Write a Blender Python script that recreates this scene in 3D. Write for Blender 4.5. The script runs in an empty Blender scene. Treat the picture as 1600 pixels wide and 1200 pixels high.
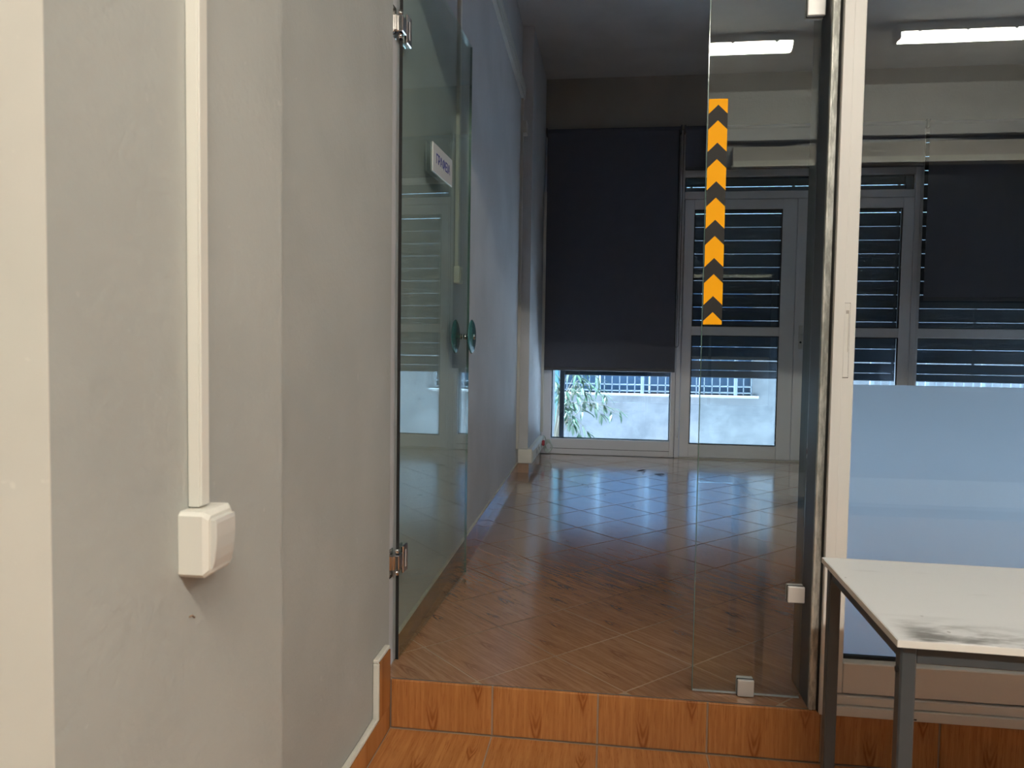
import bpy, bmesh, math, random
from mathutils import Vector, Matrix

random.seed(7)
S = bpy.context.scene
C = S.collection
PI = math.pi

# ------------------------------------------------------------------ camera, world, exposure
F_PX, YAW, PITCH, ROLL, CAM_Z = 1154.87, 0.1300, 0.0489, -0.0148, 1.2409
cam_d = bpy.data.cameras.new('camera')
cam = bpy.data.objects.new('camera', cam_d)
C.objects.link(cam)
fw = Vector((-math.sin(YAW) * math.cos(PITCH), math.cos(YAW) * math.cos(PITCH), -math.sin(PITCH)))
rt = Vector((math.cos(YAW), math.sin(YAW), 0))
dn = fw.cross(rt)
r2 = math.cos(ROLL) * rt + math.sin(ROLL) * dn
d2 = -math.sin(ROLL) * rt + math.cos(ROLL) * dn
m = Matrix((r2, -d2, -fw)).transposed().to_4x4()
m.translation = (0, 0, CAM_Z)
cam.matrix_world = m
cam_d.sensor_width = 36
cam_d.lens = F_PX / 1600 * 36
cam_d.clip_start = 0.02
cam_d.dof.use_dof = True
cam_d.dof.focus_distance = 3.2
cam_d.dof.aperture_fstop = cam_d.lens / 3.2
S.camera = cam

LAMP = 172.0
SKY = 5.4
W = bpy.data.worlds.new('World')
S.world = W
W.use_nodes = True
bg = W.node_tree.nodes['Background']
bg.inputs[0].default_value = (0.43, 0.70, 1.0, 1)
bg.inputs[1].default_value = SKY

sun_d = bpy.data.lights.new('sun', 'SUN')
sun_d.energy = 60.0
sun_d.angle = math.radians(1.0)
sun_d.color = (.66, .80, 1.0)
sun = bpy.data.objects.new('sun', sun_d)
C.objects.link(sun)
sun.location = (-4, 9.5, 12)
sun.rotation_euler = Vector((.45, .02, -.9)).to_track_quat('-Z', 'Y').to_euler()   # shines along the street

S.view_settings.view_transform = 'Standard'
S.view_settings.look = 'None'
S.view_settings.exposure = 0.0
S.view_settings.gamma = 1.0
S.view_settings.use_curve_mapping = False
S.cycles.use_denoising = True
S.cycles.max_bounces = 12
S.cycles.transparent_max_bounces = 32
S.cycles.sample_clamp_indirect = 6.0

# ------------------------------------------------------------------ node helpers
class N:
    def __init__(s, name):
        s.m = bpy.data.materials.new(name)
        s.m.use_nodes = True
        s.t = s.m.node_tree
        s.t.nodes.clear()
        s.out = s.t.nodes.new('ShaderNodeOutputMaterial')
    def n(s, typ, ins=None, **kw):
        nd = s.t.nodes.new(typ)
        for k, v in kw.items():
            setattr(nd, k, v)
        for k, v in (ins or {}).items():
            sock = nd.inputs[k]
            if hasattr(v, 'is_output') or isinstance(v, bpy.types.NodeSocket):
                s.t.links.new(v, sock)
            else:
                sock.default_value = v
        return nd
    def math(s, op, a, b=0.0, c=0.0, clamp=False):
        nd = s.n('ShaderNodeMath', {0: a, 1: b, 2: c}, operation=op)
        nd.use_clamp = clamp
        return nd.outputs[0]
    def mix(s, f, a, b):
        nd = s.n('ShaderNodeMix', data_type='RGBA')
        for i, v in ((0, f), (6, a), (7, b)):
            if isinstance(v, bpy.types.NodeSocket):
                s.t.links.new(v, nd.inputs[i])
            else:
                nd.inputs[i].default_value = v if i == 0 else (*v, 1)
        return nd.outputs[2]
    def noise(s, vec, scale, detail=3, rough=.5):
        nd = s.n('ShaderNodeTexNoise', {'Scale': scale, 'Detail': detail, 'Roughness': rough})
        if vec is not None:
            s.t.links.new(vec, nd.inputs['Vector'])
        return nd.outputs['Fac']
    def ramp(s, f, a, b):
        nd = s.n('ShaderNodeMapRange', {0: f, 1: a, 2: b, 3: 0.0, 4: 1.0})
        nd.interpolation_type = 'SMOOTHSTEP'
        return nd.outputs[0]
    def surf(s, sh):
        s.t.links.new(sh, s.out.inputs['Surface'])
        return s.m

def plain(name, col, rough=.5, metal=0.0, spec=.5, var=0.0, bump=0.0, bscale=60, coat=0.0):
    k = N(name)
    pos = k.n('ShaderNodeTexCoord').outputs['Object']
    b = k.n('ShaderNodeBsdfPrincipled', {'Roughness': rough, 'Metallic': metal, 'Specular IOR Level': spec})
    nz = k.noise(pos, 9, 4)
    f = k.math('MULTIPLY', k.math('SUBTRACT', nz, .5), var * 2)
    c = k.mix(k.math('ADD', f, .5, clamp=True), tuple(x * (1 - .25) for x in col), tuple(min(1, x * 1.25) for x in col)) if var else None
    if c is not None:
        k.t.links.new(c, b.inputs['Base Color'])
    else:
        b.inputs['Base Color'].default_value = (*col, 1)
    if bump:
        bp = k.n('ShaderNodeBump', {'Strength': bump, 'Distance': .002, 'Height': k.noise(pos, bscale, 5)})
        k.t.links.new(bp.outputs[0], b.inputs['Normal'])
    return k.surf(b.outputs[0])

def plaster(name, col, rough=.6, bump=.55):
    k = N(name)
    pos = k.n('ShaderNodeNewGeometry').outputs['Position']
    big = k.noise(pos, 2.2, 4)
    fine = k.noise(pos, 75, 3)
    mid = k.noise(pos, 26, 6, .62)
    col2 = tuple(x * .9 for x in col)
    c = k.mix(k.ramp(big, .35, .65), col, col2)
    speck = k.ramp(k.noise(pos, 38, 2), .73, .78)
    c = k.mix(k.math('MULTIPLY', speck, .25), c, tuple(min(1, x * 1.3) for x in col))
    h = k.math('ADD', k.math('MULTIPLY', mid, .8), k.math('MULTIPLY', fine, .35))
    bp = k.n('ShaderNodeBump', {'Strength': bump, 'Distance': .004, 'Height': h})
    b = k.n('ShaderNodeBsdfPrincipled', {'Base Color': c, 'Roughness': rough, 'Specular IOR Level': .35, 'Normal': bp.outputs[0]})
    return k.surf(b.outputs[0])

def clear_glass(name, tint, extra=None):
    """flat sheet glass: Fresnel mirror over a tinted see-through; works on both faces of a thin box"""
    k = N(name)
    back = k.n('ShaderNodeNewGeometry').outputs['Backfacing']
    ior = k.math('ADD', 1.52, k.math('MULTIPLY', back, 1 / 1.52 - 1.52))
    fr = k.n('ShaderNodeFresnel', {'IOR': ior}).outputs[0]
    tr = k.n('ShaderNodeBsdfTransparent', {'Color': (*tint, 1)})
    gl = k.n('ShaderNodeBsdfGlossy', {'Roughness': 0.0, 'Color': (.95, 1, .98, 1)})
    mx = k.n('ShaderNodeMixShader', {0: fr, 1: tr.outputs[0], 2: gl.outputs[0]})
    return k.surf(mx.outputs[0])

def frosted(name):
    k = N(name)
    d = k.n('ShaderNodeBsdfDiffuse', {'Color': (.62, .68, .74, 1)})
    t = k.n('ShaderNodeBsdfTranslucent', {'Color': (.92, .96, 1, 1)})
    r = k.n('ShaderNodeBsdfRefraction', {'Color': (.97, .99, 1, 1), 'Roughness': .45, 'IOR': 2.4})
    a = k.n('ShaderNodeMixShader', {0: .92, 1: t.outputs[0], 2: r.outputs[0]})
    b = k.n('ShaderNodeMixShader', {0: .97, 1: d.outputs[0], 2: a.outputs[0]})
    return k.surf(b.outputs[0])

def emit(name, col, st):
    k = N(name)
    e = k.n('ShaderNodeEmission', {'Color': (*col, 1), 'Strength': st})
    return k.surf(e.outputs[0])

def tile_mat(name, base, dusty_hazy):
    """glazed tile printed like flamed wood: grain along local y, two flames per tile"""
    k = N(name)
    tc = k.n('ShaderNodeTexCoord').outputs['Object']
    gpos = k.n('ShaderNodeNewGeometry').outputs['Position']
    rnd = k.n('ShaderNodeObjectInfo').outputs['Random']
    sep = k.n('ShaderNodeSeparateXYZ', {0: tc})
    u = k.math('DIVIDE', sep.outputs[0], .335)
    v = k.math('DIVIDE', sep.outputs[1], .335)
    off = k.n('ShaderNodeCombineXYZ', {0: k.math('MULTIPLY', u, 30.0), 1: k.math('MULTIPLY', v, 1.6), 2: k.math('MULTIPLY', rnd, 3.0)}).outputs[0]
    st = k.noise(off, 1.0, 4, .6)
    off2 = k.n('ShaderNodeCombineXYZ', {0: k.math('MULTIPLY', u, 90.0), 1: k.math('MULTIPLY', v, 5.0), 2: rnd}).outputs[0]
    st2 = k.noise(off2, 1.0, 3, .6)
    dark = tuple(x * y for x, y in zip(base, (.60, .44, .36)))
    lite = tuple(min(1, x * y) for x, y in zip(base, (1.22, 1.3, 1.45)))
    c = k.mix(k.ramp(st, .38, .68), base, lite)
    c = k.mix(k.math('MULTIPLY', k.ramp(st2, .52, .70), .5), c, dark)
    wob = k.math('MULTIPLY', k.math('SUBTRACT', k.noise(tc, 22, 2), .5), .035)
    fl = None
    for (u0, v0, wd, ln) in ((-.08, -.15, .055, .36), (.36, .17, .042, .30)):
        du = k.math('ADD', k.math('SUBTRACT', u, u0), wob)
        a = k.math('POWER', k.math('ABSOLUTE', k.math('DIVIDE', du, wd)), 1.4)
        dv = k.math('DIVIDE', k.math('SUBTRACT', v, v0), ln)
        h = k.math('SUBTRACT', dv, k.math('MULTIPLY', a, .55))       # nested arches opening upward
        ring = k.math('ADD', .5, k.math('MULTIPLY', k.math('SINE', k.math('MULTIPLY', h, 17.0)), .5))
        env = k.math('MULTIPLY', k.ramp(h, -.62, -.40), k.math('SUBTRACT', 1.0, k.ramp(dv, .0, .75)))
        env = k.math('MULTIPLY', env, k.math('SUBTRACT', 1.0, k.ramp(a, .9, 1.7)))
        e = k.math('MULTIPLY', env, k.math('ADD', .25, k.math('MULTIPLY', ring, .75)))
        fl = e if fl is None else k.math('MAXIMUM', fl, e)
    c = k.mix(k.math('MULTIPLY', fl, .60 if dusty_hazy else .85), c, dark)
    c = k.mix(k.math('MULTIPLY', k.math('SUBTRACT', rnd, .5), .30, clamp=True), c, dark)
    rough = k.math('ADD', .10, k.math('MULTIPLY', k.noise(gpos, 7, 5, .7), .16))
    if dusty_hazy:
        sp = k.n('ShaderNodeSeparateXYZ', {0: gpos})
        dx = k.math('DIVIDE', k.math('SUBTRACT', sp.outputs[0], -.15), .75)
        dy = k.math('DIVIDE', k.math('SUBTRACT', sp.outputs[1], 4.9), 1.0)
        rr = k.math('ADD', k.math('MULTIPLY', dx, dx), k.math('MULTIPLY', dy, dy))
        near = k.math('SUBTRACT', 1.0, k.ramp(rr, .25, 1.3))
        scuff = k.math('MULTIPLY', near, k.ramp(k.noise(gpos, 3.2, 7, .68), .50, .62))
        film = k.math('MULTIPLY', k.ramp(k.noise(gpos, 2.1, 7, .66), .36, .62), .30)
        film = k.math('MULTIPLY', film, k.ramp(sp.outputs[1], 3.2, 5.2))  # pale dust, spread inward to paint the window's soft haze on the tiles
        d = k.math('MAXIMUM', k.math('MULTIPLY', scuff, .30), film)
        c = k.mix(d, c, (.46, .45, .42))
        rough = k.math('ADD', rough, k.math('MULTIPLY', d, .25))
    b = k.n('ShaderNodeBsdfPrincipled', {'Base Color': c, 'Roughness': rough, 'Specular IOR Level': .5, 'Coat Weight': 1.0 if dusty_hazy else .2, 'Coat Roughness': .14 if dusty_hazy else .2, 'Coat IOR': 1.6})
    bp = k.n('ShaderNodeBump', {'Strength': .12, 'Distance': .0006, 'Height': st})
    k.t.links.new(bp.outputs[0], b.inputs['Normal'])
    return k.surf(b.outputs[0])

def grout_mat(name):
    """cement joints: pale near the doorway, painted dark deeper in where the tiles around them mirror daylight"""
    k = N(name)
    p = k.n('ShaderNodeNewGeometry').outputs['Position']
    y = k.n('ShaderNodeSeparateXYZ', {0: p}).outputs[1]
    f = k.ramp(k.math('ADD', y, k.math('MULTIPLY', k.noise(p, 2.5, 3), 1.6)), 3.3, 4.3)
    b = k.n('ShaderNodeBsdfPrincipled', {'Base Color': k.mix(f, (.32, .21, .13), (.012, .010, .009)), 'Roughness': .9, 'Specular IOR Level': .2})  # inner joints painted darker, for their look amid the reflecting tiles
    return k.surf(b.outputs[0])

def table_white(name):
    k = N(name)
    tc = k.n('ShaderNodeTexCoord').outputs['Object']
    sp = k.n('ShaderNodeSeparateXYZ', {0: tc})
    # smeared dirt near the front left corner (local x 0..0.3, y 0..0.12), streaky across
    m1 = k.n('ShaderNodeMapping', {'Vector': tc, 'Rotation': (0, 0, .55), 'Scale': (11, 42, 1)}).outputs[0]
    st = k.noise(m1, 1.0, 5, .62)
    ex = k.math('MULTIPLY', k.ramp(sp.outputs[0], .0, .05), k.math('SUBTRACT', 1.0, k.ramp(sp.outputs[0], .15, .30)))
    ey = k.math('SUBTRACT', 1.0, k.ramp(sp.outputs[1], .03, .15))
    msk = k.math('MULTIPLY', k.math('MULTIPLY', ex, ey), k.ramp(st, .38, .64))
    faint = k.math('MULTIPLY', k.ramp(k.noise(m1, .5, 5), .60, .74), .12)
    c = k.mix(k.math('MAXIMUM', k.math('MULTIPLY', msk, .85), faint), (.66, .66, .65), (.10, .09, .075))
    dot = k.ramp(k.noise(tc, 60, 0), .83, .86)
    c = k.mix(k.math('MULTIPLY', dot, .5), c, (.1, .08, .07))
    b = k.n('ShaderNodeBsdfPrincipled', {'Base Color': c, 'Roughness': .35})
    return k.surf(b.outputs[0])

def galvanised(name):
    k = N(name)
    tc = k.n('ShaderNodeTexCoord').outputs['Object']
    mp = k.n('ShaderNodeMapping', {'Vector': tc, 'Scale': (60, 60, 14)}).outputs[0]
    z = k.noise(mp, 1.0, 4, .7)
    c = k.mix(k.ramp(z, .35, .65), (.30, .30, .27), (.62, .62, .57))
    b = k.n('ShaderNodeBsdfPrincipled', {'Base Color': c, 'Roughness': .5, 'Metallic': .55})
    return k.surf(b.outputs[0])

def stucco_out(name):
    k = N(name)
    p = k.n('ShaderNodeNewGeometry').outputs['Position']
    z = k.noise(p, 3.0, 6, .65)
    c = k.mix(k.ramp(z, .35, .65), (.140, .142, .148), (.20, .20, .205))
    b = k.n('ShaderNodeBsdfPrincipled', {'Base Color': c, 'Roughness': .85})
    return k.surf(b.outputs[0])

M = dict(
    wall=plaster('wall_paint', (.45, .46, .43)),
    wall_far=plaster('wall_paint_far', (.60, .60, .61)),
    cream=plaster('cream_paint', (.76, .725, .645), .6, .15),
    ceil=plaster('ceiling_paint', (.62, .61, .60), .8),
    tan=plaster('tan_paint', (.36, .33, .29)),
    tile=tile_mat('flamed_tile_floor', (.34, .170, .082), True),
    tile_n=tile_mat('flamed_tile_step', (.39, .155, .045), False),
    grout=grout_mat('grout'),
    gap=plain('dark_gap', (.06, .05, .045), .9),  # dark joint colour, also paints the shade round the flush pull
    grout_l=plain('grout_pale', (.30, .20, .13), .9, var=.4),
    mortar=plain('cream_mortar', (.62, .60, .53), .8, var=.3, bump=.6),
    alu=plain('white_lacquered_aluminium', (.60, .585, .55), .35),
    alu_far=plain('grey_white_lacquered_aluminium', (.76, .75, .77), .35),
    galv=galvanised('galvanised_steel'),
    reveal=plain('dark_grey_painted_steel', (.045, .048, .05), .35),
    gdoor=clear_glass('door_glass', (.90, .955, .93)),
    gpane=clear_glass('panel_glass', (.95, .975, .965)),
    gsash=clear_glass('sash_glass', (.98, .99, .987)),
    gwin=clear_glass('window_glass', (.88, .94, .97)),
    edge=plain('polished_glass_edge', (.10, .16, .14), .12, spec=.8),
    frost=frosted('frosted_film'),
    black=plain('black_rubber', (.006, .006, .006), .6),
    satin=plain('satin_aluminium', (.62, .60, .57), .45, metal=.35),
    chrome=plain('chrome', (.72, .70, .68), .14, metal=1.0),
    teal=plain('teal_glass_disc', (.045, .16, .165), .12, spec=.7, coat=1),
    plast=plain('white_plastic', (.74, .715, .64), .38),
    plast2=plain('off_white_plastic', (.60, .585, .54), .38),
    blind=plain('charcoal_blind_fabric', (.085, .090, .120), .75, var=.2),
    blindbar=plain('charcoal_blind_bar', (.06, .063, .078), .45),
    slat=plain('navy_shutter_slat', (.018, .032, .055), .38, spec=.6),
    ttop=table_white('white_table_laminate'),
    tedge=plain('white_table_edging', (.70, .68, .63), .45),
    steel=plain('blue_grey_table_steel', (.045, .055, .062), .38, var=.3),
    yellow=plain('yellow_tape', (.90, .39, .003), .6, spec=.12),
    tblack=plain('black_tape', (.018, .017, .016), .6, spec=.25),
    sign=plain('white_sign_plate', (.62, .64, .63), .3),
    ink=plain('blue_lettering', (.03, .04, .25), .5),
    lamp=emit('lit_diffuser', (1.0, .95, .84), LAMP),
    lampbody=plain('grey_lamp_housing', (.45, .45, .44), .5),
    clip=plain('steel_lamp_clip', (.5, .5, .5), .3, metal=.8),
    dark=plain('dark_shop_glass', (.006, .007, .009), .25),
    stucco=stucco_out('pale_stucco'),
    sill=plain('pale_stone_sill', (.34, .34, .34), .6),
    rail=plain('pale_blue_grey_rail', (.21, .24, .27), .5),
    dkwin=plain('blue_window_leaf', (.08, .14, .22), .3),
    pave=plain('grey_pavement', (.58, .57, .55), .9, var=.4),
    leaf=plain('oleander_leaf', (.035, .075, .038), .45, var=.6),
    leaf2=plain('pale_leaf', (.085, .125, .08), .45, var=.6),
    bark=plain('bark', (.16, .14, .10), .9),
    pipe=plain('teal_downpipe', (.05, .17, .21), .45),
    dry=plain('dry_leaf', (.035, .028, .022), .8),
    cable=plain('pale_cable', (.55, .60, .56), .5),
    red=plain('red_plug', (.45, .05, .06), .5),
)

# ------------------------------------------------------------------ mesh helpers
class MB:
    def __init__(s):
        s.b = bmesh.new()
        s.mi = 0
    def face(s, pts):
        f = s.b.faces.new([s.b.verts.new(p) for p in pts])
        f.material_index = s.mi
        return f
    def box(s, x0, x1, y0, y1, z0, z1, bev=0.0, seg=1):
        vs = [s.b.verts.new(p) for p in ((x0, y0, z0), (x1, y0, z0), (x1, y1, z0), (x0, y1, z0), (x0, y0, z1), (x1, y0, z1), (x1, y1, z1), (x0, y1, z1))]
        fs = [s.b.faces.new([vs[i] for i in q]) for q in ((3, 2, 1, 0), (4, 5, 6, 7), (0, 1, 5, 4), (1, 2, 6, 5), (2, 3, 7, 6), (3, 0, 4, 7))]
        for f in fs:
            f.material_index = s.mi
        if bev:
            es = list({e for f in fs for e in f.edges})
            bmesh.ops.bevel(s.b, geom=es, offset=bev, segments=seg, affect='EDGES', profile=.5)
        return s
    def prism(s, poly, axis, a, b, bev=0.0):
        """poly: 2D points extruded along axis ('x','y','z') from a to b"""
        def P(p, t):
            return {'x': (t, p[0], p[1]), 'y': (p[0], t, p[1]), 'z': (p[0], p[1], t)}[axis]
        A = [s.b.verts.new(P(p, a)) for p in poly]
        B = [s.b.verts.new(P(p, b)) for p in poly]
        n = len(poly)
        fs = [s.b.faces.new(A[::-1]), s.b.faces.new(B)]
        fs += [s.b.faces.new((A[i], A[(i + 1) % n], B[(i + 1) % n], B[i])) for i in range(n)]
        for f in fs:
            f.material_index = s.mi
        bmesh.ops.recalc_face_normals(s.b, faces=fs)
        if bev:
            es = list({e for f in fs[:2] for e in f.edges})
            bmesh.ops.bevel(s.b, geom=es, offset=bev, segments=1, affect='EDGES')
        return s
    def tube(s, pts, r, n=8):
        pts = [Vector(p) for p in pts]
        rings = []
        up = Vector((.3, .2, .93))
        for i, p in enumerate(pts):
            t = (pts[min(i + 1, len(pts) - 1)] - pts[max(i - 1, 0)]).normalized()
            a = t.cross(up)
            if a.length < .05:
                a = t.cross(Vector((1, 0, 0)))
            a.normalize()
            b = t.cross(a)
            rr = r[i] if isinstance(r, (list, tuple)) else r
            rings.append([s.b.verts.new(p + rr * (math.cos(2 * PI * k / n) * a + math.sin(2 * PI * k / n) * b)) for k in range(n)])
        fs = []
        for A, B in zip(rings, rings[1:]):
            fs += [s.b.faces.new((A[k], A[(k + 1) % n], B[(k + 1) % n], B[k])) for k in range(n)]
        fs += [s.b.faces.new(rings[0][::-1]), s.b.faces.new(rings[-1])]
        for f in fs:
            f.material_index = s.mi
            f.smooth = len(f.verts) == 4
        bmesh.ops.recalc_face_normals(s.b, faces=fs)
        return s
    def disc(s, c, axis, prof, n=28, sx=1.0, sz=1.0):
        """lathe: prof = [(radius, along axis)]; axis 'x','y','z'"""
        rings = []
        for (r, t) in prof:
            ring = []
            for k in range(n):
                a = 2 * PI * k / n
                p, q = r * math.cos(a) * sx, r * math.sin(a) * sz
                ring.append(s.b.verts.new(Vector(c) + Vector({'x': (t, p, q), 'y': (p, t, q), 'z': (p, q, t)}[axis])))
            rings.append(ring)
        fs = []
        for A, B in zip(rings, rings[1:]):
            fs += [s.b.faces.new((A[k], A[(k + 1) % n], B[(k + 1) % n], B[k])) for k in range(n)]
        fs += [s.b.faces.new(rings[0][::-1]), s.b.faces.new(rings[-1])]
        for f in fs:
            f.material_index = s.mi
            f.smooth = len(f.verts) == 4
        bmesh.ops.recalc_face_normals(s.b, faces=fs)
        return s
    def mesh(s, name, mats, origin=(0, 0, 0)):
        bmesh.ops.translate(s.b, verts=s.b.verts, vec=-Vector(origin))
        me = bpy.data.meshes.new(name)
        s.b.to_mesh(me)
        s.b.free()
        for mt in (mats if isinstance(mats, (list, tuple)) else [mats]):
            me.materials.append(mt)
        return me

ORG = {}
def link(name, me, parent=None, loc=(0, 0, 0)):
    o = bpy.data.objects.new(name, me)
    C.objects.link(o)
    o.location = loc
    if parent:
        o.parent = parent
    return o
def tag(o, label=None, cat=None, group=None, kind=None):
    if label: o['label'] = label
    if cat: o['category'] = cat
    if group: o['group'] = group
    if kind: o['kind'] = kind
    return o
def root(name, loc, label, cat, group=None, kind=None, rz=0.0):
    o = bpy.data.objects.new(name, None)
    o.empty_display_size = .05
    C.objects.link(o)
    o.location = loc
    o.rotation_euler = (0, 0, rz)
    ORG[o.name] = Vector(loc)
    return tag(o, label, cat, group, kind)
def part(name, mb, mats, parent, label=None, local=False, kind=None):
    """mb drawn in scene coordinates unless local; becomes a child mesh of parent"""
    org = Vector((0, 0, 0)) if local else ORG[parent.name]
    o = link(name, mb.mesh(name, mats, org), parent)
    ORG[o.name] = org
    if label: o['label'] = label
    if kind: o['kind'] = kind
    return o
def solo(name, mb, mats, loc, label, cat, group=None, kind=None):
    o = link(name, mb.mesh(name, mats, loc), None, loc)
    ORG[o.name] = Vector(loc)
    return tag(o, label, cat, group, kind)
def bx(*a, **k):
    return MB().box(*a, **k)

# ------------------------------------------------------------------ key dimensions
YS = 2.28            # front of the step / glass partition line
RH = 0.1603          # raised floor height
YB = 7.53            # shopfront plane of the far room
T = 0.335            # tile pitch
XL = -0.703          # near left wall
XR = 4.15
HN, HF = 3.60, 3.95  # ceilings
def xl(y):           # far room's left wall, very slightly out of square
    return -0.712 - (y - 2.3) * 0.0165

# ------------------------------------------------------------------ room shell
def clip_poly(poly, nx, ny, d):
    out = []
    for i in range(len(poly)):
        p, q = poly[i], poly[(i + 1) % len(poly)]
        a, b = p[0] * nx + p[1] * ny - d, q[0] * nx + q[1] * ny - d
        if a >= 0: out.append(p)
        if (a >= 0) != (b >= 0):
            t = a / (a - b)
            out.append((p[0] + t * (q[0] - p[0]), p[1] + t * (q[1] - p[1])))
    return out
def tile_mesh(poly, mat, th=.009, bev=.0005):
    return MB().prism(poly, 'z', -th, 0, bev).mesh('tile', mat)
h = T / 2 - .0028
TILE = tile_mesh([(-h, -h), (h, -h), (h, h), (-h, h)], M['tile'])
TILE_N = tile_mesh([(-h, -h), (h, -h), (h, h), (-h, h)], M['tile_n'])

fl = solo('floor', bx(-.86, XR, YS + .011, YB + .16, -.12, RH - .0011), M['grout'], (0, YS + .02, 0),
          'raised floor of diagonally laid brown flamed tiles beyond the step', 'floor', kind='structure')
t2 = T / math.sqrt(2)
U0, V0 = .0718, YS + .034
for i in range(-26, 26):
    for j in range(-26, 26):
        # tile spans lattice nodes (i,j)..(i+1,j+1)
        cx = U0 + (i + j + 1) * t2
        cy = V0 + (j - i) * t2
        if not (-1.1 < cx < XR + .3 and YS - .3 < cy < YB + .3):
            continue
        ang = -PI / 4                      # local +x -> world (1,-1)/sqrt2 ; grain (local y) must run (+X,-Y)
        ca, sa = math.cos(ang + PI / 2), math.sin(ang + PI / 2)
        rz = -PI * 3 / 4                   # local y -> (+X,-Y)
        c_, s_ = math.cos(rz), math.sin(rz)
        W2 = [(cx + c_ * x - s_ * y, cy + s_ * x + c_ * y) for x, y in ((-h, -h), (h, -h), (h, h), (-h, h))]
        P = W2
        for nx, ny, d in ((0, 1, YS + .016), (0, -1, -(YB + .02)), (-1, 0, -(XR - .005)), (1, .0165, -.712 + .0165 * 2.3 + .004)):
            P = clip_poly(P, nx, ny, d)
            if len(P) < 3: break
        if len(P) < 3: continue
        area = abs(sum(P[k][0] * P[(k + 1) % len(P)][1] - P[(k + 1) % len(P)][0] * P[k][1] for k in range(len(P)))) / 2
        if area < .0008: continue
        if area > h * h * 4 - 1e-6:
            me = TILE
        else:
            loc = [((px - cx) * c_ + (py - cy) * s_, -(px - cx) * s_ + (py - cy) * c_) for px, py in P]
            me = tile_mesh(loc, M['tile'], bev=.0004)
        o = link('tile', me, fl, Vector((cx, cy, RH + random.uniform(-.0003, .0003))) - Vector(fl.location))
        o.rotation_euler = (random.uniform(-.0006, .0006), random.uniform(-.0006, .0006), rz)

fl2 = solo('floor', bx(-2.25, XR, -2.4, YS + .01, -.12, -.0025), M['grout_l'], (0, 0, 0),
           'lower floor of square laid orange flamed tiles at the foot of the step', 'floor', kind='structure')
for i in range(12):
    for j in range(7):
        x0 = -.682 + i * T
        o = link('tile', TILE_N, fl2, (x0 + T / 2, YS - .002 - T / 2 - j * T, random.uniform(-.0004, .0004)))

st = solo('step', bx(-.682, XR, YS + .0045, YS + .016, 0, RH - .001), M['grout_l'], (0, YS, 0),
          'low step faced with orange wood grain tiles across the doorway', 'step', kind='structure')
hz = RH / 2 - .0012
rm = MB().prism([(-h, -hz), (h, -hz), (h, hz), (-h, hz)], 'z', -.010, 0, .0025).mesh('riser_tile', M['tile_n'])
for i in range(12):
    o = link('riser_tile', rm, st, (-.682 + (i + .5) * T, .0015 + random.uniform(-.0004, .0004), RH / 2 + .0006))
    o.rotation_euler = (PI / 2, 0, 0)
part('dark_joint', bx(-.68, XR, YS + .0118, YS + .0168, RH - .006, RH - .0006), M['gap'], st, 'dark grout joint behind the step edge')  # dark grout line between riser and floor tiles

solo('ceiling', bx(-.9, XR + .1, 2.49, YB + .35, HF, HF + .1), M['ceil'], (0, 5, HF), 'far room ceiling in pale paint, bluish in the daylight', 'ceiling', kind='structure')
solo('ceiling', bx(-2.3, XR + .1, -2.45, 2.30, HN, HN + .1), M['ceil'], (0, 0, HN), 'near room ceiling carrying the fluorescent lights', 'ceiling', kind='structure')

# left: pier, near wall, far wall
solo('wall_left', bx(-2.3, -.56, .6785, 1.213, 0, HN), M['wall'], (-1, 1, 0), 'grey plaster pier carrying the light switch, left of the doorway', 'wall', kind='structure')
solo('wall_front', bx(-2.3, -.560, .677, .6783, 0, HN), M['cream'], (-1, .68, 0), 'cream painted end face of the grey pier at the left border', 'wall', kind='structure')
solo('wall_left', bx(-.95, XL, 1.213, 2.33, 0, HN), M['wall'], (-.8, 1.8, 0), 'grey plaster wall between the pier and the glass door', 'wall', kind='structure')
mb = MB().prism([(xl(2.33), 2.33), (xl(7.9), 7.9), (-1.0, 7.9), (-1.0, 2.33)], 'z', 0, HF)
solo('wall_left', mb, M['wall_far'], (-.8, 5, 0), 'far room left wall behind the open glass door', 'wall', kind='structure')
PF = 6.33
solo('wall_left', bx(-.9, -.682, PF, 7.9, 0, HF), M['wall_far'], (-.75, 7, 0), 'narrow projecting pilaster in the far left corner of the room', 'wall', kind='structure')
solo('wall_right', bx(XR, XR + .1, -2.45, YB + .35, -.1, HF), M['wall_far'], (XR, 3, 0), 'right side wall of the two rooms', 'wall', kind='structure')
solo('wall_left', bx(-2.35, -2.25, -2.45, .69, 0, HN), M['wall'], (-2.3, 0, 0), 'left wall of the near room beside the camera', 'wall', kind='structure')
# lintel over the partition
solo('wall_front', bx(xl(2.33) + .005, XR, 2.285, 2.49, 2.622, HF), M['wall_far'], (1, 2.4, 2.622), 'lintel wall above the glass door and partition', 'wall', kind='structure')
solo('wall_front', bx(2.72, XR, 2.285, 2.49, RH, 2.622), M['wall_far'], (3, 2.4, RH), 'wall right of the sliding partition window', 'wall', kind='structure')
# far shopfront wall above blinds
solo('wall_back', bx(-.9, XR, 7.575, 7.86, 3.38, HF), M['tan'], (1, 7.7, 3.42), 'tan band of wall above the dark blinds', 'wall', kind='structure')
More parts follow.
